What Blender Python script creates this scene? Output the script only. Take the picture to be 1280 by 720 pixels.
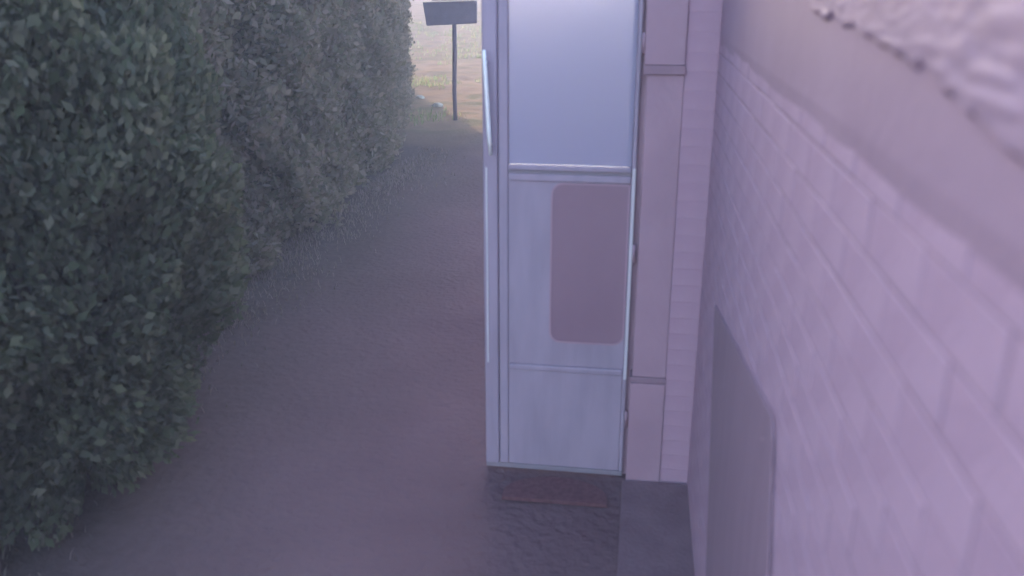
import bpy, bmesh, math, random
import numpy as np
from mathutils import Vector, Matrix, noise
R = math.radians
random.seed(7); rng = np.random.default_rng(7)
for o in list(bpy.data.objects): bpy.data.objects.remove(o)
scene = bpy.context.scene
COL = scene.collection

# ------------------------------------------------------------ camera
cam = bpy.data.cameras.new('camera'); cam.sensor_width = 36.0; cam.lens = 36.0 * 1100 / 1280
cam.clip_start = 0.02; cam.clip_end = 3000
camo = bpy.data.objects.new('camera', cam); COL.objects.link(camo)
camo.location = (0, 0, 2.2); camo.rotation_euler = (R(90 - 19), 0, R(8.3))
scene.camera = camo
cam.dof.use_dof = True; cam.dof.focus_distance = 14.0; cam.dof.aperture_fstop = 2.4
# ------------------------------------------------------------ sky, sun, exposure
SUN_EL = R(13); SUN_AZ = R(-24.3)                       # low morning sun, ahead and to the left
w = bpy.data.worlds.new('World'); scene.world = w; w.use_nodes = True
nt = w.node_tree; nt.nodes.clear()
sky = nt.nodes.new('ShaderNodeTexSky'); sky.sky_type = 'NISHITA'; sky.sun_disc = False
sky.sun_elevation = SUN_EL; sky.sun_rotation = SUN_AZ
sky.air_density = 1.0; sky.dust_density = 1.0; sky.ozone_density = 1.0
bg = nt.nodes.new('ShaderNodeBackground'); bg.inputs[1].default_value = 0.15
wo = nt.nodes.new('ShaderNodeOutputWorld')
nt.links.new(sky.outputs[0], bg.inputs[0]); nt.links.new(bg.outputs[0], wo.inputs[0])
sl = bpy.data.lights.new('sun', 'SUN'); sl.energy = 2.0; sl.angle = R(0.6); sl.color = (1.0, 0.9, 0.76)
so = bpy.data.objects.new('sun', sl); COL.objects.link(so)
sd = Vector((math.sin(SUN_AZ) * math.cos(SUN_EL), math.cos(SUN_AZ) * math.cos(SUN_EL), math.sin(SUN_EL)))
so.rotation_euler = (-sd).to_track_quat('-Z', 'Y').to_euler(); so.location = (-10, 20, 12)
vs = scene.view_settings; vs.view_transform = 'Standard'; vs.look = 'None'; vs.gamma = 1.0
vs.use_curve_mapping = False; vs.exposure = 3.4
scene.render.engine = 'CYCLES'

# ------------------------------------------------------------ materials
def mat(name, c1, c2=None, scale=6.0, rough=0.7, bump=0.0, bscale=40.0, spec=0.3, detail=6.0, stretch=None, lo=0.35, hi=0.65):
    m = bpy.data.materials.new(name); m.use_nodes = True
    n = m.node_tree; b = n.nodes['Principled BSDF']
    b.inputs['Roughness'].default_value = rough
    b.inputs['Specular IOR Level'].default_value = spec
    b.inputs['Base Color'].default_value = (*c1, 1)
    tc = n.nodes.new('ShaderNodeTexCoord'); vec = tc.outputs['Object']
    if stretch:
        mp = n.nodes.new('ShaderNodeMapping'); mp.inputs['Scale'].default_value = stretch
        n.links.new(vec, mp.inputs[0]); vec = mp.outputs[0]
    if c2:
        t = n.nodes.new('ShaderNodeTexNoise'); t.inputs['Scale'].default_value = scale; t.inputs['Detail'].default_value = detail
        n.links.new(vec, t.inputs['Vector'])
        r = n.nodes.new('ShaderNodeValToRGB')
        r.color_ramp.elements[0].position = lo; r.color_ramp.elements[0].color = (*c1, 1)
        r.color_ramp.elements[1].position = hi; r.color_ramp.elements[1].color = (*c2, 1)
        n.links.new(t.outputs[0], r.inputs[0]); n.links.new(r.outputs[0], b.inputs['Base Color'])
    if bump:
        t2 = n.nodes.new('ShaderNodeTexNoise'); t2.inputs['Scale'].default_value = bscale; t2.inputs['Detail'].default_value = 5
        n.links.new(vec, t2.inputs['Vector'])
        bp = n.nodes.new('ShaderNodeBump'); bp.inputs['Strength'].default_value = bump; bp.inputs['Distance'].default_value = 0.02
        n.links.new(t2.outputs[0], bp.inputs['Height']); n.links.new(bp.outputs[0], b.inputs['Normal'])
    return m

M = {}
M['brick'] = mat('painted_brick', (0.330, 0.205, 0.280), (0.365, 0.232, 0.310), 5, .7, .14, 60, .2, detail=10)
M['mortar'] = mat('painted_mortar', (0.240, 0.150, 0.200), (0.295, 0.188, 0.248), 8, .85, .2, 70, .1)
M['glare'] = mat('glare_relief', (0.255, 0.162, 0.226), (0.30, 0.192, 0.264), 8, .7, .0, 90, .3)
M['jamb'] = mat('mauve_paint', (0.290, 0.180, 0.240), (0.324, 0.204, 0.268), 5, .55, .15, 40, .3)
M['board'] = mat('dark_board', (0.225, 0.142, 0.188), (0.250, 0.158, 0.208), 3, .7, .1, 30, .2, stretch=(6, 6, 1))
M['white'] = mat('white_enamel', (0.238, 0.186, 0.255), (0.296, 0.230, 0.310), 5, .55, .05, 20, .3, stretch=(2.2, 1, .5), lo=.25, hi=.6)
M['trim'] = mat('bright_trim', (0.465, 0.420, 0.480), (0.510, 0.465, 0.525), 5, .3, 0, 20, .5)
M['seam'] = mat('grey_gasket', (0.210, 0.173, 0.217), None, 5, .6)
M['metal'] = mat('worn_chrome', (.75, .73, .74), (.6, .58, .6), 20, .28, .1, 60, .6)
M['metal'].node_tree.nodes['Principled BSDF'].inputs['Metallic'].default_value = .6
M['pane_dark'] = mat('brown_tinted_glass', (0.215, 0.130, 0.178), (0.238, 0.146, 0.197), 2, .3, 0, 20, .35)
M['mat'] = mat('coir_mat', (.14, .065, .082), (.19, .09, .108), 45, .95, .8, 200, .05)
M['sign'] = mat('sign_board', (.075, .06, .085), (.10, .08, .11), 6, .7, .2, 40, .2)
M['signcap'] = mat('sign_cap', (.30, .25, .20), (.36, .30, .25), 12, .8, .3, 50, .2)
M['post'] = mat('sign_post', (.055, .042, .06), (.08, .06, .08), 10, .8, .3, 50, .2, stretch=(4, 4, .6))
M['stone'] = mat('pale_stone', (.20, .175, .15), (.30, .265, .23), 18, .85, .4, 60, .15)
M['bark'] = mat('hedge_stem', (.05, .04, .035), (.085, .065, .055), 16, .9, .6, 40, .1, stretch=(3, 3, .5))
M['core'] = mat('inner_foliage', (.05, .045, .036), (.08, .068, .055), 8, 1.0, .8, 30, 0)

# frosted pane: part white etching, part rough clear glass
m = bpy.data.materials.new('frosted_glass'); m.use_nodes = True; n = m.node_tree
b = n.nodes['Principled BSDF']; b.inputs['Base Color'].default_value = (.5, .55, .85, 1)
b.inputs['Transmission Weight'].default_value = 1.0; b.inputs['Roughness'].default_value = .38; b.inputs['IOR'].default_value = 1.25
d = n.nodes.new('ShaderNodeBsdfDiffuse'); d.inputs[0].default_value = (.37, .33, .45, 1)
mx = n.nodes.new('ShaderNodeMixShader'); mx.inputs[0].default_value = .6
n.links.new(b.outputs[0], mx.inputs[1]); n.links.new(d.outputs[0], mx.inputs[2])
n.links.new(mx.outputs[0], n.nodes['Material Output'].inputs[0]); M['frost'] = m

def leafmat(name, c1, c2, c3):
    m = bpy.data.materials.new(name); m.use_nodes = True; n = m.node_tree; b = n.nodes['Principled BSDF']
    g = n.nodes.new('ShaderNodeNewGeometry'); r = n.nodes.new('ShaderNodeValToRGB')
    e = r.color_ramp.elements; e[0].position = 0; e[0].color = (*c1, 1); e[1].position = 1; e[1].color = (*c3, 1)
    k = e.new(.55); k.color = (*c2, 1)
    n.links.new(g.outputs['Random Per Island'], r.inputs[0]); n.links.new(r.outputs[0], b.inputs['Base Color'])
    b.inputs['Roughness'].default_value = .9; b.inputs['Specular IOR Level'].default_value = .04
    t = n.nodes.new('ShaderNodeBsdfTranslucent'); n.links.new(r.outputs[0], t.inputs[0])
    mx = n.nodes.new('ShaderNodeMixShader'); mx.inputs[0].default_value = .45
    n.links.new(b.outputs[0], mx.inputs[1]); n.links.new(t.outputs[0], mx.inputs[2])
    n.links.new(mx.outputs[0], n.nodes['Material Output'].inputs[0]); return m
M['leaf'] = leafmat('hedge_leaf', (.10, .095, .065), (.155, .128, .10), (.215, .165, .14))
M['darkleaf'] = leafmat('dark_shrub_leaf', (.075, .085, .052), (.105, .105, .075), (.14, .13, .10))
M['grass'] = leafmat('grass_blade', (.12, .10, .085), (.15, .115, .11), (.19, .135, .14))
M['drygrass'] = leafmat('dry_grass', (.07, .12, .035), (.13, .16, .06), (.26, .21, .12))

# ground: trodden earth, dark and grassy by the hedge, tan out in the open
m = bpy.data.materials.new('trodden_earth'); m.use_nodes = True; n = m.node_tree; b = n.nodes['Principled BSDF']
b.inputs['Roughness'].default_value = 1.0; b.inputs['Specular IOR Level'].default_value = 0
tc = n.nodes.new('ShaderNodeTexCoord')
def N(t, **k):
    x = n.nodes.new(t)
    for a, v in k.items(): x.inputs[a].default_value = v
    return x
def ramp(src, stops):
    r = n.nodes.new('ShaderNodeValToRGB'); e = r.color_ramp.elements
    e[0].position, e[0].color = stops[0][0], (*stops[0][1], 1); e[1].position, e[1].color = stops[-1][0], (*stops[-1][1], 1)
    for p, c in stops[1:-1]: k = e.new(p); k.color = (*c, 1)
    n.links.new(src, r.inputs[0]); return r.outputs[0]
def mixc(f, a, c):
    x = n.nodes.new('ShaderNodeMix'); x.data_type = 'RGBA'; n.links.new(f, x.inputs[0]); n.links.new(a, x.inputs[6]); n.links.new(c, x.inputs[7]); return x.outputs[2]
n1 = N('ShaderNodeTexNoise', Scale=1.3, Detail=8); n2 = N('ShaderNodeTexNoise', Scale=22, Detail=6); n3 = N('ShaderNodeTexNoise', Scale=.7, Detail=5)
for x in (n1, n2, n3): n.links.new(tc.outputs['Object'], x.inputs[0])
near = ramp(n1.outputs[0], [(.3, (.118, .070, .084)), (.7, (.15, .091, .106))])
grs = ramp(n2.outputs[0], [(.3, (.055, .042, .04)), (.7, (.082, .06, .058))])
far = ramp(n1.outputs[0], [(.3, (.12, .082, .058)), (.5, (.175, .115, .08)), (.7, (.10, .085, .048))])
sp = n.nodes.new('ShaderNodeSeparateXYZ'); n.links.new(tc.outputs['Object'], sp.inputs[0])
def lin(src, a, c, wob=None, amp=0):
    s = src
    if wob is not None:
        ma = n.nodes.new('ShaderNodeMath'); ma.operation = 'MULTIPLY_ADD'; n.links.new(wob, ma.inputs[0]); ma.inputs[1].default_value = amp; n.links.new(src, ma.inputs[2]); s = ma.outputs[0]
    r = n.nodes.new('ShaderNodeMapRange'); r.inputs[1].default_value = a; r.inputs[2].default_value = c; n.links.new(s, r.inputs[0]); return r.outputs[0]
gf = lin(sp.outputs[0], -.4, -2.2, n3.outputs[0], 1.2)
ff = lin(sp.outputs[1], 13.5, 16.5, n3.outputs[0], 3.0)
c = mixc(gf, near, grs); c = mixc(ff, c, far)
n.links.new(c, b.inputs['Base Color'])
bp = N('ShaderNodeBump', Strength=.7, Distance=.03); n.links.new(n2.outputs[0], bp.inputs['Height']); n.links.new(bp.outputs[0], b.inputs['Normal'])
M['earth'] = m

# ------------------------------------------------------------ helpers
def link(name, me, material, parent=None):
    o = bpy.data.objects.new(name, me); COL.objects.link(o)
    if material and not me.materials: me.materials.append(M[material])
    if parent: o.parent = parent
    return o
def tag(o, label=None, cat=None, group=None, kind=None):
    if label: o['label'] = label
    if cat: o['category'] = cat
    if group: o['group'] = group
    o['kind'] = kind or o.get('kind') or ('thing' if cat else 'stuff')
    return o
def empty(name, loc=(0, 0, 0)):
    o = bpy.data.objects.new(name, None); COL.objects.link(o); o.location = loc; o.empty_display_size = .2; return o
def bm_box(bm, lo, hi, bev=0.0, seg=2):
    r = bmesh.ops.create_cube(bm, size=1)
    for v in r['verts']:
        v.co = Vector([(lo[i] + hi[i]) / 2 + v.co[i] * (hi[i] - lo[i]) for i in range(3)])
    if bev:
        es = list({e for v in r['verts'] for e in v.link_edges})
        bmesh.ops.bevel(bm, geom=es, offset=bev, segments=seg, affect='EDGES', profile=.5)
def bm_tube(bm, pts, rad, k=10, caps=True):
    rings = []
    for i, p in enumerate(pts):
        p = Vector(p); t = (Vector(pts[min(i + 1, len(pts) - 1)]) - Vector(pts[max(i - 1, 0)])).normalized()
        a = t.orthogonal().normalized(); c = t.cross(a); r = rad[i] if hasattr(rad, '__len__') else rad
        rings.append([bm.verts.new(p + (a * math.cos(2 * math.pi * j / k) + c * math.sin(2 * math.pi * j / k)) * r) for j in range(k)])
    # keep rings aligned
    for q in range(len(rings) - 1):
        A, B = rings[q], rings[q + 1]
        s = min(range(k), key=lambda s: (A[0].co - B[s].co).length); B[:] = B[s:] + B[:s]
        for j in range(k): bm.faces.new((A[j], A[(j + 1) % k], B[(j + 1) % k], B[j]))
    if caps:
        bm.faces.new(rings[0][::-1]); bm.faces.new(rings[-1])
def mk(name, fn, material, parent=None, smooth=False):
    bm = bmesh.new(); fn(bm); bmesh.ops.recalc_face_normals(bm, faces=bm.faces)
    me = bpy.data.meshes.new(name); bm.to_mesh(me); bm.free()
    if smooth:
        for p in me.polygons: p.use_smooth = True
    return link(name, me, material, parent)
def box(name, lo, hi, material, parent=None, bev=.003): return mk(name, lambda bm: bm_box(bm, lo, hi, bev), material, parent)
def mesh_np(name, V, Q, material, parent=None, smooth=False):
    me = bpy.data.meshes.new(name); V = np.asarray(V, np.float32); Q = np.asarray(Q, np.int32)
    me.vertices.add(len(V)); me.vertices.foreach_set('co', V.ravel())
    k = Q.shape[1]; me.loops.add(Q.size); me.loops.foreach_set('vertex_index', Q.ravel())
    me.polygons.add(len(Q)); me.polygons.foreach_set('loop_start', np.arange(0, Q.size, k, dtype=np.int32)); me.polygons.foreach_set('loop_total', np.full(len(Q), k, np.int32))
    me.update(calc_edges=True); me.validate()
    me.polygons.foreach_set('use_smooth', np.full(len(me.polygons), smooth))
    return link(name, me, material, parent)

# ------------------------------------------------------------ ground
def axis(lo, hi, step, far):
    a = list(np.arange(lo, hi + 1e-6, step)); s = step; x = hi
    while x < far: s *= 1.5; x += s; a.append(x)
    s = step; x = lo
    while x > -far: s *= 1.5; x -= s; a.insert(0, x)
    return np.array(a)
gx = axis(-9, 2, .11, 330); gy = axis(1.2, 40, .12, 330)
def gh(x, y):
    u = Vector((x * .9, y * .9, 3.1)); k = min(1, max(0, (y - 8) / 6))
    h = noise.noise(u) * .02 + noise.noise(u * 4.3) * .008
    h += k * (noise.noise(Vector((x * .5, y * .35, 8))) * .07 + noise.noise(Vector((x * 2.2, y * 1.6, 1))) * .035)
    e = min(1, max(0, (45 - abs(y)) / 8)) * min(1, max(0, (12 - abs(x)) / 4))
    if x > -1.2 and y < 8: e *= .35
    t = max(0, y - 19); rise = .0045 * t * t if t < 10 else .45 + .09 * (t - 10)
    return h * e - .012 + min(rise, 5.2)
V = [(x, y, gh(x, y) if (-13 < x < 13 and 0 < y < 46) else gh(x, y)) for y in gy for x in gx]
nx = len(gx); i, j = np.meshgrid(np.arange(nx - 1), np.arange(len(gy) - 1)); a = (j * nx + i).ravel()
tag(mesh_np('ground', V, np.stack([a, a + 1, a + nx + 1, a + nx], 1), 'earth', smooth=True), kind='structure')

# ------------------------------------------------------------ house wall of painted brick
WX = .29
wall = empty('brick_wall', (0, 0, 0))
tag(wall, 'mauve painted brick house wall running away along the right side', 'wall')
mk('wall_core', lambda bm: bm_box(bm, (WX + .0009, -1.5, -.1), (WX + .28, 7.3, 3.0)), 'mortar', wall)
BL, BH, GAP = .225, .075, .006
def brick_bm(seed):
    bm = bmesh.new(); r = random.Random(seed)
    L, H_, D, c = BL - GAP, BH - GAP, .03, .0008
    f = [(-c if 0 else 0, 0, 0)]
    ys, zs = (-L / 2, L / 2), (-H_ / 2, H_ / 2)
    back = [bm.verts.new((D, y, z)) for y, z in ((ys[0], zs[0]), (ys[1], zs[0]), (ys[1], zs[1]), (ys[0], zs[1]))]
    mid = [bm.verts.new((c + r.uniform(0, .0006), y, z)) for y, z in ((ys[0], zs[0]), (ys[1], zs[0]), (ys[1], zs[1]), (ys[0], zs[1]))]
    fr = [bm.verts.new((r.uniform(-.0008, .0002), y * .992, z * .978)) for y, z in ((ys[0], zs[0]), (ys[1], zs[0]), (ys[1], zs[1]), (ys[0], zs[1]))]
    bm.faces.new(fr)
    for A, B in ((back, mid), (mid, fr)):
        for k in range(4): bm.faces.new((A[k], A[(k + 1) % 4], B[(k + 1) % 4], B[k]))
    bmesh.ops.recalc_face_normals(bm, faces=bm.faces)
    me = bpy.data.meshes.new('brick'); bm.to_mesh(me); bm.free(); me.materials.append(M['brick']); return me
bmeshes = [brick_bm(k) for k in range(4)]
spots = []
for row in range(40):
    z = row * BH + BH / 2
    for q in range(-7, 33):
        y = q * BL + (BL / 2 if row % 2 else 0)
        if y > 7.1 or z > 1.99 and y < 3.6: continue
        depth = max(.2, y); vis = (0.6 < y < 3.55 and z < 2.0) and not (1.6 < y < 2.6 and z < 1.1)
        # below the frame?
        if vis and math.atan2(2.2 - z, y) > R(37): vis = False
        spots.append((y, z, (1 / y ** 3 if vis else 0)))
spots.sort(key=lambda s: -s[2])
rest_v, rest_f = [], []
for k, (y, z, a) in enumerate(spots):
    me = bmeshes[k % 4]; off = (WX + random.uniform(-.0006, .0006), y + random.uniform(-.002, .002), z + random.uniform(-.0015, .0015)); tl = random.uniform(-.003, .003)
    if k < 268 and a > 0:
        o = bpy.data.objects.new('brick', me); COL.objects.link(o); o.parent = wall; o.location = off; o.rotation_euler = (0, 0, tl)
    else:
        b0 = len(rest_v)
        for v in me.vertices: rest_v.append((v.co.x + off[0], v.co.y + off[1], v.co.z + off[2]))
        for p in me.polygons: rest_f.append([b0 + t for t in p.vertices])
tag(mesh_np('brickwork', rest_v, rest_f, 'brick', wall), kind='stuff')
# pier that stands out from the wall beside the door
PY = 3.66; DY_ = 3.70
box('pier', (.1612, PY + .0018, -.1), (WX + .004, PY + .24, 3.0), 'brick', wall, .001)
pb = bmeshes[0].copy(); PW = WX - .1612 - .004
for v in pb.vertices:                                   # the same brick turned to face along the wall and cut to the pier's width
    x, y, z = v.co; v.co = (y / (BL - GAP) * PW, x + .0006, z)
pb.flip_normals()
for row in range(33):
    o = bpy.data.objects.new('brick', pb); COL.objects.link(o); o.parent = wall
    o.location = ((.1612 + WX) / 2 + random.uniform(-.001, .001), PY + random.uniform(0, .0004), row * BH + BH / 2)
# smooth rendered band along the head of the wall
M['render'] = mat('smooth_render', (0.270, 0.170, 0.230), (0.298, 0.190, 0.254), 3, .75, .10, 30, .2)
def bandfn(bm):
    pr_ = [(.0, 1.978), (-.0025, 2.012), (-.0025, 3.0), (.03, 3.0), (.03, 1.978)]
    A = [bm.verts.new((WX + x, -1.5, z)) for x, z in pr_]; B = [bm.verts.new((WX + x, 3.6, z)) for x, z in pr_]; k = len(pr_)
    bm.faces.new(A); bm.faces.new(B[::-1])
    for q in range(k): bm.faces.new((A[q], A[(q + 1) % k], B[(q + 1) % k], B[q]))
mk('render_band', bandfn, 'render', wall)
# pale rippled relief added to imitate dome glare, high on the near wall
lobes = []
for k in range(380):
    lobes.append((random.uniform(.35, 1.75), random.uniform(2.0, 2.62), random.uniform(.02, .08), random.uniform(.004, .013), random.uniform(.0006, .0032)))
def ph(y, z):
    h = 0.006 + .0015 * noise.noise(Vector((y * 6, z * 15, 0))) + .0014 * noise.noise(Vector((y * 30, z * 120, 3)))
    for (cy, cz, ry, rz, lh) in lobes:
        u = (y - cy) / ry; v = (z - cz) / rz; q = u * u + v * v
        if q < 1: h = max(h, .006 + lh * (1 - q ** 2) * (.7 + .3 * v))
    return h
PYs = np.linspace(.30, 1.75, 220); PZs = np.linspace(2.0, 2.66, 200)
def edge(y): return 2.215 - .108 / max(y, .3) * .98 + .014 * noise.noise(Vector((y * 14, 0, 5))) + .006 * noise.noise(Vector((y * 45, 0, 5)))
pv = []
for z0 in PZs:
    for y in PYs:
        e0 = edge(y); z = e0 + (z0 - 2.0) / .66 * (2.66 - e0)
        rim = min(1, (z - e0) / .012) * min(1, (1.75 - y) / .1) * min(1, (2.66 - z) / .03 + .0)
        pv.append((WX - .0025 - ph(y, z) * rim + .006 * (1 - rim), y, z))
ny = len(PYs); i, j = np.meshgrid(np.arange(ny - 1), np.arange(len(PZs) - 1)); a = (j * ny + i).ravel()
pp = mesh_np('glare_patch', pv, np.stack([a, a + ny, a + ny + 1, a + 1], 1), 'glare', wall, True)
pp['label'] = 'pale relief of overlapping arcs added to imitate dome glare over the bricks'

# ------------------------------------------------------------ shallow concrete strip along the foot of the wall
M['strip'] = mat('concrete_strip', (.15, .092, .112), (.185, .116, .138), 6, .9, .3, 60, .05)
tag(box('paved_strip', (-.01, -1.5, -.1), (WX + .002, PY - .02, .012), 'strip', None, .006), kind='structure')

# ------------------------------------------------------------ door post beside the pier
fr = empty('door_post', (.08, PY + .04, 0))
tag(fr, 'dark mauve painted door post in three stacked lengths beside white door', 'door post')
def fbox(name, lo, hi, m_, p, bev=.003):
    o = p.matrix_world.translation if False else p.location
    return box(name, tuple(lo[i] - o[i] for i in range(3)), tuple(hi[i] - o[i] for i in range(3)), m_, p, bev)
fbox('post_length', (.006, PY - .012, -.05), (.1605, PY + .12, .505), 'jamb', fr, .002)
fbox('post_length', (.014, PY - .004, .535), (.1605, PY + .12, 1.86), 'jamb', fr, .002)
fbox('post_length', (.002, PY - .014, 1.90), (.1605, PY + .12, 2.6), 'jamb', fr, .002)
fbox('stop', (-.05, DY_ + .034, -.02), (.03, DY_ + .075, 2.6), 'jamb', fr, .003)
fbox('band', (.004, PY - .008, .507), (.164, PY + .12, .533), 'board', fr, .002)
fbox('band', (.000, PY - .018, 1.862), (.164, PY + .12, 1.898), 'board', fr, .002)

# ------------------------------------------------------------ tall white door standing open, face to the camera
DY = 3.70
door = empty('white_door', (-.33, DY, 0))
tag(door, 'tall narrow white door with frosted upper pane and dark rounded window', 'door')
L0, R0 = -.665, -.002
def db(name, lo, hi, m_, bev=.003, p=None):
    o = mk(name, lambda bm: bm_box(bm, [lo[0] + .33, lo[1] - DY, lo[2]], [hi[0] + .33, hi[1] - DY, hi[2]], bev), m_, p or door); return o
db('stile', (L0, DY - .012, .02), (-.600, DY + .03, 2.3), 'white', .008)
db('stile', (-.598, DY - .004, .02), (-.556, DY + .03, 2.3), 'white', .006)
db('stile', (-.030, DY - .004, .02), (-.0125, DY + .03, 2.3), 'white', .004)
db('trim_strip', (-.026, DY - .012, .50), (-.012, DY - .0045, 1.47), 'trim', .002)
db('rail', (-.555, DY - .002, 2.22), (-.031, DY + .028, 2.3), 'white')
db('upper_pane', (-.554, DY + .006, 1.475), (-.032, DY + .014, 2.218), 'frost', .001)
db('rail', (-.555, DY - .012, 1.452), (-.031, DY + .028, 1.473), 'white', .004)
db('gasket', (-.555, DY - .002, 1.436), (-.031, DY + .026, 1.4515), 'seam', .001)
db('rail', (-.555, DY - .008, 1.405), (-.031, DY + .028, 1.435), 'white', .004)
db('lower_panel', (-.555, DY + .002, .545), (-.031, DY + .026, 1.404), 'white', .002)
db('rail', (-.555, DY - .006, .515), (-.031, DY + .028, .544), 'white', .006)
db('kick_panel', (-.555, DY + .001, .02), (-.031, DY + .026, .514), 'white', .003)
db('bottom_seal', (L0, DY - .003, -.004), (-.0125, DY + .025, .019), 'seam', .002)
# dark rounded window set in the lower panel
def rrect(x0, x1, z0, z1, r, y, sides=(1, 1, 1, 1), k=8):
    out = []
    for (cx, cz, a0, on) in ((x1 - r, z1 - r, 0, sides[0]), (x0 + r, z1 - r, 90, sides[1]), (x0 + r, z0 + r, 180, sides[2]), (x1 - r, z0 + r, 270, sides[3])):
        if on:
            for q in range(k + 1):
                t = R(a0 + 90 * q / k); out.append((cx + r * math.cos(t) + .33, y - DY, cz + r * math.sin(t)))
        else:
            out.append(((x1 if cx > (x0 + x1) / 2 else x0) + .33, y - DY, (z1 if cz > (z0 + z1) / 2 else z0)))
    return out
def slab(loop, y2):
    def fn(bm):
        A = [bm.verts.new(p) for p in loop]; B = [bm.verts.new((p[0], p[1] + y2, p[2])) for p in loop]
        bm.faces.new(A); bm.faces.new(B[::-1]); k = len(A)
        for q in range(k): bm.faces.new((A[q], A[(q + 1) % k], B[(q + 1) % k], B[q]))
    return fn
dw = mk('window', slab(rrect(-.366, -.032, .665, 1.396, .05, DY - .001, (0, 1, 1, 1)), .002), 'pane_dark', door)
dw['label'] = 'dark mauve window pane with rounded corners'
def ringfn(a, b_, y2):
    def fn(bm):
        A = [bm.verts.new(p) for p in a]; B = [bm.verts.new(p) for p in b_]
        C_ = [bm.verts.new((p[0], p[1] + y2, p[2])) for p in a]; D_ = [bm.verts.new((p[0], p[1] + y2, p[2])) for p in b_]; k = len(a)
        for q in range(k):
            w_ = (q + 1) % k
            bm.faces.new((A[q], A[w_], B[w_], B[q])); bm.faces.new((C_[w_], C_[q], D_[q], D_[w_])); bm.faces.new((A[w_], A[q], C_[q], C_[w_])); bm.faces.new((B[q], B[w_], D_[w_], D_[q]))
    return fn
mk('gasket', ringfn(rrect(-.370, -.0318, .661, 1.400, .054, DY - .003, (0, 1, 1, 1)), rrect(-.362, -.040, .669, 1.392, .046, DY - .003, (0, 1, 1, 1)), .0045), 'jamb', dw)
# pull bar on the left stile
M['rod'] = mat('white_rod', (.8, .76, .78), (.7, .66, .7), 20, .3, 0, 20, .5)
hb = mk('handle', lambda bm: bm_tube(bm, [(.33 - .648, -.050, 1.95), (.33 - .642, -.052, 1.85), (.33 - .630, -.052, 1.62), (.33 - .624, -.048, 1.52)], [.007, .009, .009, .007], 10), 'rod', door, True)
for z, x in ((1.90, -.645), (1.56, -.627)):
    mk('bracket', lambda bm: bm_tube(bm, [(.33 + x, -.046, z), (.33 + x, -.012, z)], .006, 8), 'metal', hb, True)
db('edge_strip', (L0 + .012, DY - .017, .55), (L0 + .020, DY - .0125, 1.46), 'trim', .001)
for z in (.30, 1.10, 1.98):
    mk('hinge', lambda bm: bm_tube(bm, [(.33 - .005, -.012, z - .04), (.33 - .005, -.012, z + .04)], .0065, 10), 'jamb', door, True)

# ------------------------------------------------------------ half-round mat at the foot of the door
def matfn(bm):
    a = [(math.cos(R(180 * q / 24)) * .235, math.sin(R(180 * q / 24)) * .15 , 0) for q in range(25)]
    a = a + [(-.235, -.05, 0), (.235, -.05, 0)]
    A = [bm.verts.new((x, y, .016)) for x, y, z in a]; B = [bm.verts.new((x * 1.015, y * 1.015, 0)) for x, y, z in a]
    bm.faces.new(A); bm.faces.new(B[::-1]); k = len(a)
    for q in range(k): bm.faces.new((A[q], A[(q + 1) % k], B[(q + 1) % k], B[q]))
dm = mk('doormat', matfn, 'mat'); dm.location = (-.31, 3.47, -.006)
tag(dm, 'half-round reddish brown mat on the ground at the foot of white door', 'mat')

# ------------------------------------------------------------ dark board with a raked top standing against the wall
bd = empty('wooden_board', (.2775, 2.1, 0))
tag(bd, 'dark board with a slanting top standing against the mauve brick wall', 'board')
prof = [(.98, -.01), (2.33, -.01), (2.95, 1.147), (1.62, 1.392), (1.592, 1.36)]
def boardfn(bm):
    A = [bm.verts.new((.005, y - 2.1, z)) for y, z in prof]; B = [bm.verts.new((.010, y - 2.1, z)) for y, z in prof]
    bm.faces.new(A); bm.faces.new(B[::-1]); k = len(prof)
    for q in range(k): bm.faces.new((A[q], A[(q + 1) % k], B[(q + 1) % k], B[q]))
    bmesh.ops.bevel(bm, geom=list(bm.edges), offset=.001, segments=1, affect='EDGES')
mk('sheet', boardfn, 'board', bd)
for (y, z) in ((1.70, 1.30), (2.82, 1.07), (2.36, .25), (1.22, .25)):
    mk('screw', lambda bm: bm_tube(bm, [(.0036, y - 2.1, z), (.0052, y - 2.1, z)], .004, 10), 'jamb', bd)

# ------------------------------------------------------------ sign out on the sunlit earth
sg = empty('sign', (-3.19, 14.98, 0))
tag(sg, 'grey rectangular sign board on a thin post on the sunlit earth', 'sign')
def sbox(bm):
    A = [(-.485, 1.93), (-.43, 1.555), (.415, 1.60), (.42, 1.955)]
    f = [bm.verts.new((x, -.045, z)) for x, z in A]; k = [bm.verts.new((x, .045, z)) for x, z in A]
    bm.faces.new(f); bm.faces.new(k[::-1])
    for q in range(4): bm.faces.new((f[q], f[(q + 1) % 4], k[(q + 1) % 4], k[q]))
    bmesh.ops.bevel(bm, geom=list(bm.edges), offset=.006, segments=2, affect='EDGES')
mk('board', sbox, 'sign', sg)
def capf(bm):
    A = [(-.33, 1.944), (.43, 1.964), (.43, 1.986), (-.31, 1.972)]
    f = [bm.verts.new((x, -.07, z)) for x, z in A]; k = [bm.verts.new((x, .22, z + .03)) for x, z in A]
    bm.faces.new(f); bm.faces.new(k[::-1])
    for q in range(4): bm.faces.new((f[q], f[(q + 1) % 4], k[(q + 1) % 4], k[q]))
mk('cap', capf, 'signcap', sg)
mk('post', lambda bm: bm_tube(bm, [(0.02, .0, -.1), (.012, .0, .5), (.03, 0, 1.1), (.035, 0, 1.58)], [.034, .036, .037, .036], 10), 'post', sg, True)

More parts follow.
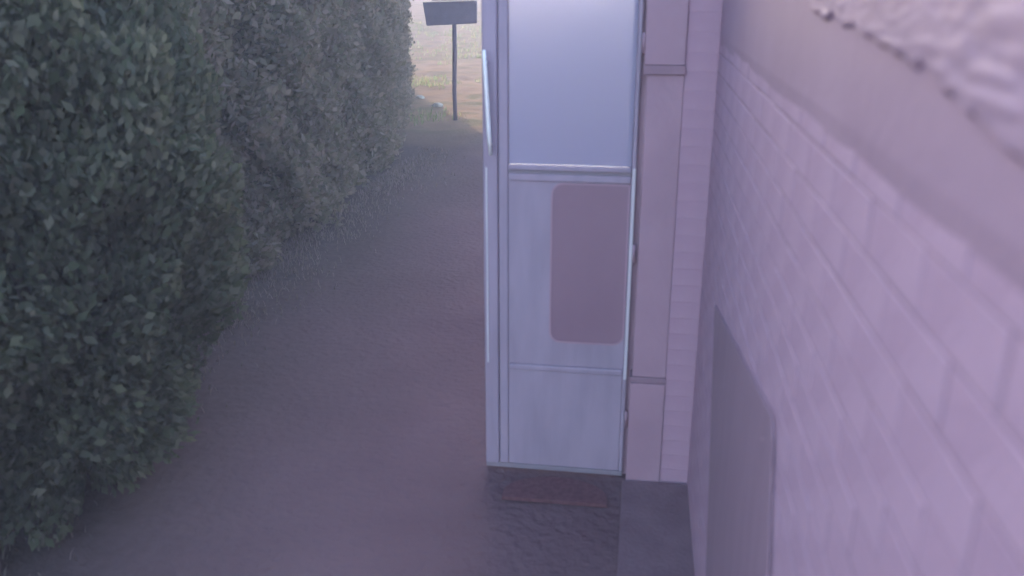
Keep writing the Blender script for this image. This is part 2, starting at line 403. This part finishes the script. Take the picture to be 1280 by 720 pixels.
# ------------------------------------------------------------ stones on the sunlit earth
def stone(loc, s, seed, label):
    bm = bmesh.new(); bmesh.ops.create_icosphere(bm, subdivisions=3, radius=1)
    for v in bm.verts:
        d = 1 + .28 * noise.noise(v.co * 1.3 + Vector((seed, 0, 0))) + .1 * noise.noise(v.co * 3.5 + Vector((0, seed, 0)))
        v.co = Vector((v.co.x * s[0], v.co.y * s[1], v.co.z * s[2])) * d
    me = bpy.data.meshes.new('stone'); bm.to_mesh(me); bm.free()
    o = link('stone', me, 'stone'); o.location = (loc[0], loc[1], gh(loc[0], loc[1]) + s[2] * .45); tag(o, label, 'stone', 'stones on the sunlit earth')
stone((-3.86, 16.6), (.11, .09, .06), 2, 'pale stone on sunlit earth left of the sign post')
stone((-4.55, 18.0), (.09, .08, .05), 5, 'small pale stone beside the hedge shadow in the sun')
stone((-3.0, 17.2), (.07, .06, .04), 9, 'smallest stone on sunlit earth right of the sign post')

# ------------------------------------------------------------ tall hedge along the left
path = [(-3.0, .6), (-3.05, 3.0), (-3.15, 8.0), (-3.35, 11.0), (-4.1, 14.5), (-5.05, 18.3), (-6.2, 21.4)]
P = np.array(path); seg = np.linalg.norm(np.diff(P, axis=0), axis=1); cum = np.r_[0, np.cumsum(seg)]; TOT = cum[-1]
def at(s): return np.stack([np.interp(s, cum, P[:, 0]), np.interp(s, cum, P[:, 1])], -1)
def nrm(s):
    d = at(np.minimum(s + .2, TOT)) - at(np.maximum(s - .2, 0)); d /= np.linalg.norm(d, axis=-1, keepdims=True); return np.stack([d[..., 1], -d[..., 0]], -1)
HT = 4.7
hedge = empty('hedge', (-3.6, 8, 0)); tag(hedge, 'tall dark evergreen hedge standing in shade along the left', 'hedge')
ho = np.array((-3.6, 8, 0))
def lump(s, z): return .05 * np.sin(s * 1.9 + 1.3 * np.sin(z * 1.7)) + .06 * np.sin(s * 4.3 + z * 4.9 + 1) + .06 * np.sin(z * 6.1 - s * 3.1) + .04 * np.sin(s * 9.7 + z * 11.3)
# inner mass
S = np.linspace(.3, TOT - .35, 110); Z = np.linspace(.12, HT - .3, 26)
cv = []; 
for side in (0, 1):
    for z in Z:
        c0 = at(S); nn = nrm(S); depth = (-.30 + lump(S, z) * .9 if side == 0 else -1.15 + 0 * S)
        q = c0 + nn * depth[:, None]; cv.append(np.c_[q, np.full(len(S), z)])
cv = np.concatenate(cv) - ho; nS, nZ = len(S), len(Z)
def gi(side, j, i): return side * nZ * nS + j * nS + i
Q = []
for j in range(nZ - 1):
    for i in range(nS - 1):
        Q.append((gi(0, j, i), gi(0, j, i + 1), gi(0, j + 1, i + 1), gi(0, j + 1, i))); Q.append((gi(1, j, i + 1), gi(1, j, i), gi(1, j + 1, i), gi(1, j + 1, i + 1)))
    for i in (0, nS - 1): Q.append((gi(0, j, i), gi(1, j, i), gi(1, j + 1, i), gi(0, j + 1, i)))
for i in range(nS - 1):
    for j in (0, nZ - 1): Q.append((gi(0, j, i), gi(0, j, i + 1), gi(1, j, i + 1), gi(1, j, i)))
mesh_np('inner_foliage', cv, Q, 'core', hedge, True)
# leaf sprays
def leaves(n, smin, smax, zmin, zmax, size, out):
    s = rng.uniform(smin, smax, n); z = rng.uniform(zmin, zmax, n); dep = -rng.exponential(.15, n) + .10 + rng.normal(0, .05, n) + lump(s, z)
    q = at(s) + nrm(s) * dep[:, None]; c = np.c_[q, z] - ho
    nn = nrm(s); d = np.c_[nn * rng.uniform(-.1, 1.0, (n, 1)), rng.uniform(-.2, 1.0, n)] + rng.normal(0, .45, (n, 3)); d /= np.linalg.norm(d, axis=1, keepdims=True)
    r = rng.normal(0, 1, (n, 3)); sd_ = np.cross(d, r); sd_ /= np.linalg.norm(sd_, axis=1, keepdims=True)
    L = (rng.uniform(.6, 1.4, n) * size)[:, None]; W = L * .26
    out.append(np.stack([c - d * L * .5, c + sd_ * W, c + d * L * .5, c - sd_ * W], 1).reshape(-1, 3))
out = []
leaves(90000, .9, TOT, .0, 2.6, .078, out); leaves(30000, .9, TOT, .0, 2.6, .045, out); leaves(26000, 0, TOT, 2.4, HT + .15, .16, out); leaves(3000, 0, 1.2, 0, 2.4, .12, out)
# end face and crown top
for (n_, f) in ((6000, 'end'), (9000, 'top')):
    s = rng.uniform(TOT - .5, TOT + .1, n_) if f == 'end' else rng.uniform(0, TOT, n_)
    z = rng.uniform(0, HT, n_) if f == 'end' else HT - .25 + rng.exponential(.18, n_) 
    q = at(np.minimum(s, TOT)) + nrm(np.minimum(s, TOT)) * rng.uniform(-1.25, .05, n_)[:, None]
    dirn = (P[-1] - P[-2]) / np.linalg.norm(P[-1] - P[-2]); q = q + dirn * np.maximum(s - TOT, 0)[:, None]
    c = np.c_[q, z] - ho; d = rng.normal(0, .6, (n_, 3)) + (0, 0, .5); d /= np.linalg.norm(d, axis=1, keepdims=True)
    sd_ = np.cross(d, rng.normal(0, 1, (n_, 3))); sd_ /= np.linalg.norm(sd_, axis=1, keepdims=True); L = rng.uniform(.1, .2, n_)[:, None]
    out.append(np.stack([c - d * L * .5, c + sd_ * L * .28, c + d * L * .5, c - sd_ * L * .28], 1).reshape(-1, 3))
LV = np.concatenate(out); tag(mesh_np('foliage', LV, np.arange(len(LV)).reshape(-1, 4), 'leaf', hedge), kind='stuff')
for k, s in enumerate(np.arange(1.0, TOT, 1.7)):
    q = at(np.array([s]))[0] + nrm(np.array([s]))[0] * -.62
    b_ = Vector((q[0], q[1], 0)) - Vector(ho)
    mk('stem', lambda bm: bm_tube(bm, [b_ + Vector((0, 0, -.1)), b_ + Vector((random.uniform(-.05, .05), .03, 1.5)), b_ + Vector((0, random.uniform(-.08, .08), 4.2))], [.075, .06, .02], 8), 'bark', hedge, True)

# ------------------------------------------------------------ dark shrub in front of the near end of the hedge
sh = empty('shrub', (-2.5, 3.3, 0)); tag(sh, 'darker bushy evergreen shrub in front of the hedge at the left edge', 'shrub')
n_ = 80000; u = rng.normal(0, 1, (n_, 3)); u /= np.linalg.norm(u, axis=1, keepdims=True)
rad = 1 - np.abs(rng.normal(0, .16, n_)); th = np.arctan2(u[:, 1], u[:, 0])
rad *= 1 + .10 * np.sin(th * 5 + u[:, 2] * 6) + .08 * np.sin(th * 9 - u[:, 2] * 11) + .06 * np.sin(u[:, 2] * 17 + th * 3)
c = np.c_[u[:, 0] * rad * .62, u[:, 1] * rad * 1.15, 1.3 + u[:, 2] * rad * 1.32]; c = c[c[:, 2] > .02]; n_ = len(c)
d = c - (0, 0, .4); d = d / np.linalg.norm(d, axis=1, keepdims=True) + rng.normal(0, .5, (n_, 3)); d /= np.linalg.norm(d, axis=1, keepdims=True)
sd_ = np.cross(d, rng.normal(0, 1, (n_, 3))); sd_ /= np.linalg.norm(sd_, axis=1, keepdims=True); L = rng.uniform(.025, .075, n_)[:, None]
SV = np.stack([c - d * L * .5, c + sd_ * L * .27, c + d * L * .5, c - sd_ * L * .27], 1).reshape(-1, 3)
tag(mesh_np('crown', SV, np.arange(len(SV)).reshape(-1, 4), 'darkleaf', sh), kind='stuff')
for k in range(5):
    a_ = k * 1.3; mk('trunk', lambda bm: bm_tube(bm, [(.05 * math.cos(a_), .05 * math.sin(a_), -.1), (.18 * math.cos(a_), .3 * math.sin(a_), .9), (.3 * math.cos(a_), .6 * math.sin(a_), 1.9)], [.035, .025, .01], 8), 'bark', sh, True)

# ------------------------------------------------------------ grass: thin and dark under the hedge, dry tufts in the sun
def grass(name, X, Y, h, material, label):
    n_ = len(X); zb = np.array([gh(x, y) for x, y in zip(X, Y)]) - .005
    ang = rng.uniform(0, 2 * np.pi, n_); hh = h * rng.uniform(.5, 1.3, n_); ln = rng.uniform(.2, .9, n_) * hh
    w_ = .0035 + hh * .035; cx, sx = np.cos(ang), np.sin(ang)
    b0 = np.c_[X, Y, zb]; px = np.c_[-sx, cx, 0 * X]; dr = np.c_[cx, sx, 0 * X]
    mid = b0 + dr * (ln * .35)[:, None] + np.c_[0 * X, 0 * X, hh * .6]; tip = b0 + dr * ln[:, None] + np.c_[0 * X, 0 * X, hh]
    V = np.stack([b0 - px * w_[:, None], b0 + px * w_[:, None], mid + px * (w_ * .7)[:, None], mid - px * (w_ * .7)[:, None], tip], 1).reshape(-1, 3)
    k = np.arange(n_) * 5
    T = np.concatenate([np.stack([k, k + 1, k + 2], 1), np.stack([k, k + 2, k + 3], 1), np.stack([k + 3, k + 2, k + 4], 1)])
    tag(mesh_np(name, V, T, material), label, 'grass', kind='stuff')
n_ = 16000
X = -1.9 - rng.beta(5, 1.1, n_) * 1.2; Y = 1.6 + rng.uniform(0, 1, n_) ** 1.4 * 10.5
keep = np.array([noise.noise(Vector((x * 1.4, y * 1.4, 2))) * .9 + .55 > random.random() * (1.2 if x < -1.7 else 2.2) for x, y in zip(X, Y)])
grass('shaded_grass', X[keep], Y[keep], .045, 'grass', 'thin dark grass growing in the shade beside the hedge')
X, Y = [], []
for k in range(2600):
    y = random.uniform(14, 44); x = random.uniform(-.36, -.15) * y
    m_ = noise.noise(Vector((x * .5, y * .3, 4))) + (.55 if 24 < y < 34 and x < -5.2 else 0) - .12
    if m_ > random.random() * .7:
        for q in range(9): X.append(x + random.gauss(0, .09)); Y.append(y + random.gauss(0, .09))
grass('dry_grass', np.array(X), np.array(Y), .10, 'drygrass', 'low green and straw coloured grass tufts on the sunlit earth')

# ------------------------------------------------------------ violet air volume added to stand in for the camera dome's glare
hz = mk('glare_veil', lambda bm: bm_box(bm, (-700, -700, -1.2), (700, 700, 5.7)), None)
m = bpy.data.materials.new('veil_volume'); m.use_nodes = True; n = m.node_tree; n.nodes.remove(n.nodes['Principled BSDF'])
v = n.nodes.new('ShaderNodeVolumePrincipled'); v.inputs['Color'].default_value = (.95, .80, .90, 1); v.inputs['Density'].default_value = .0095; v.inputs['Anisotropy'].default_value = -.2
n.links.new(v.outputs[0], n.nodes['Material Output'].inputs['Volume']); hz.data.materials.append(m)
tag(hz, 'pale violet air volume added to stand in for camera dome glare', 'glare_veil', kind='stuff')
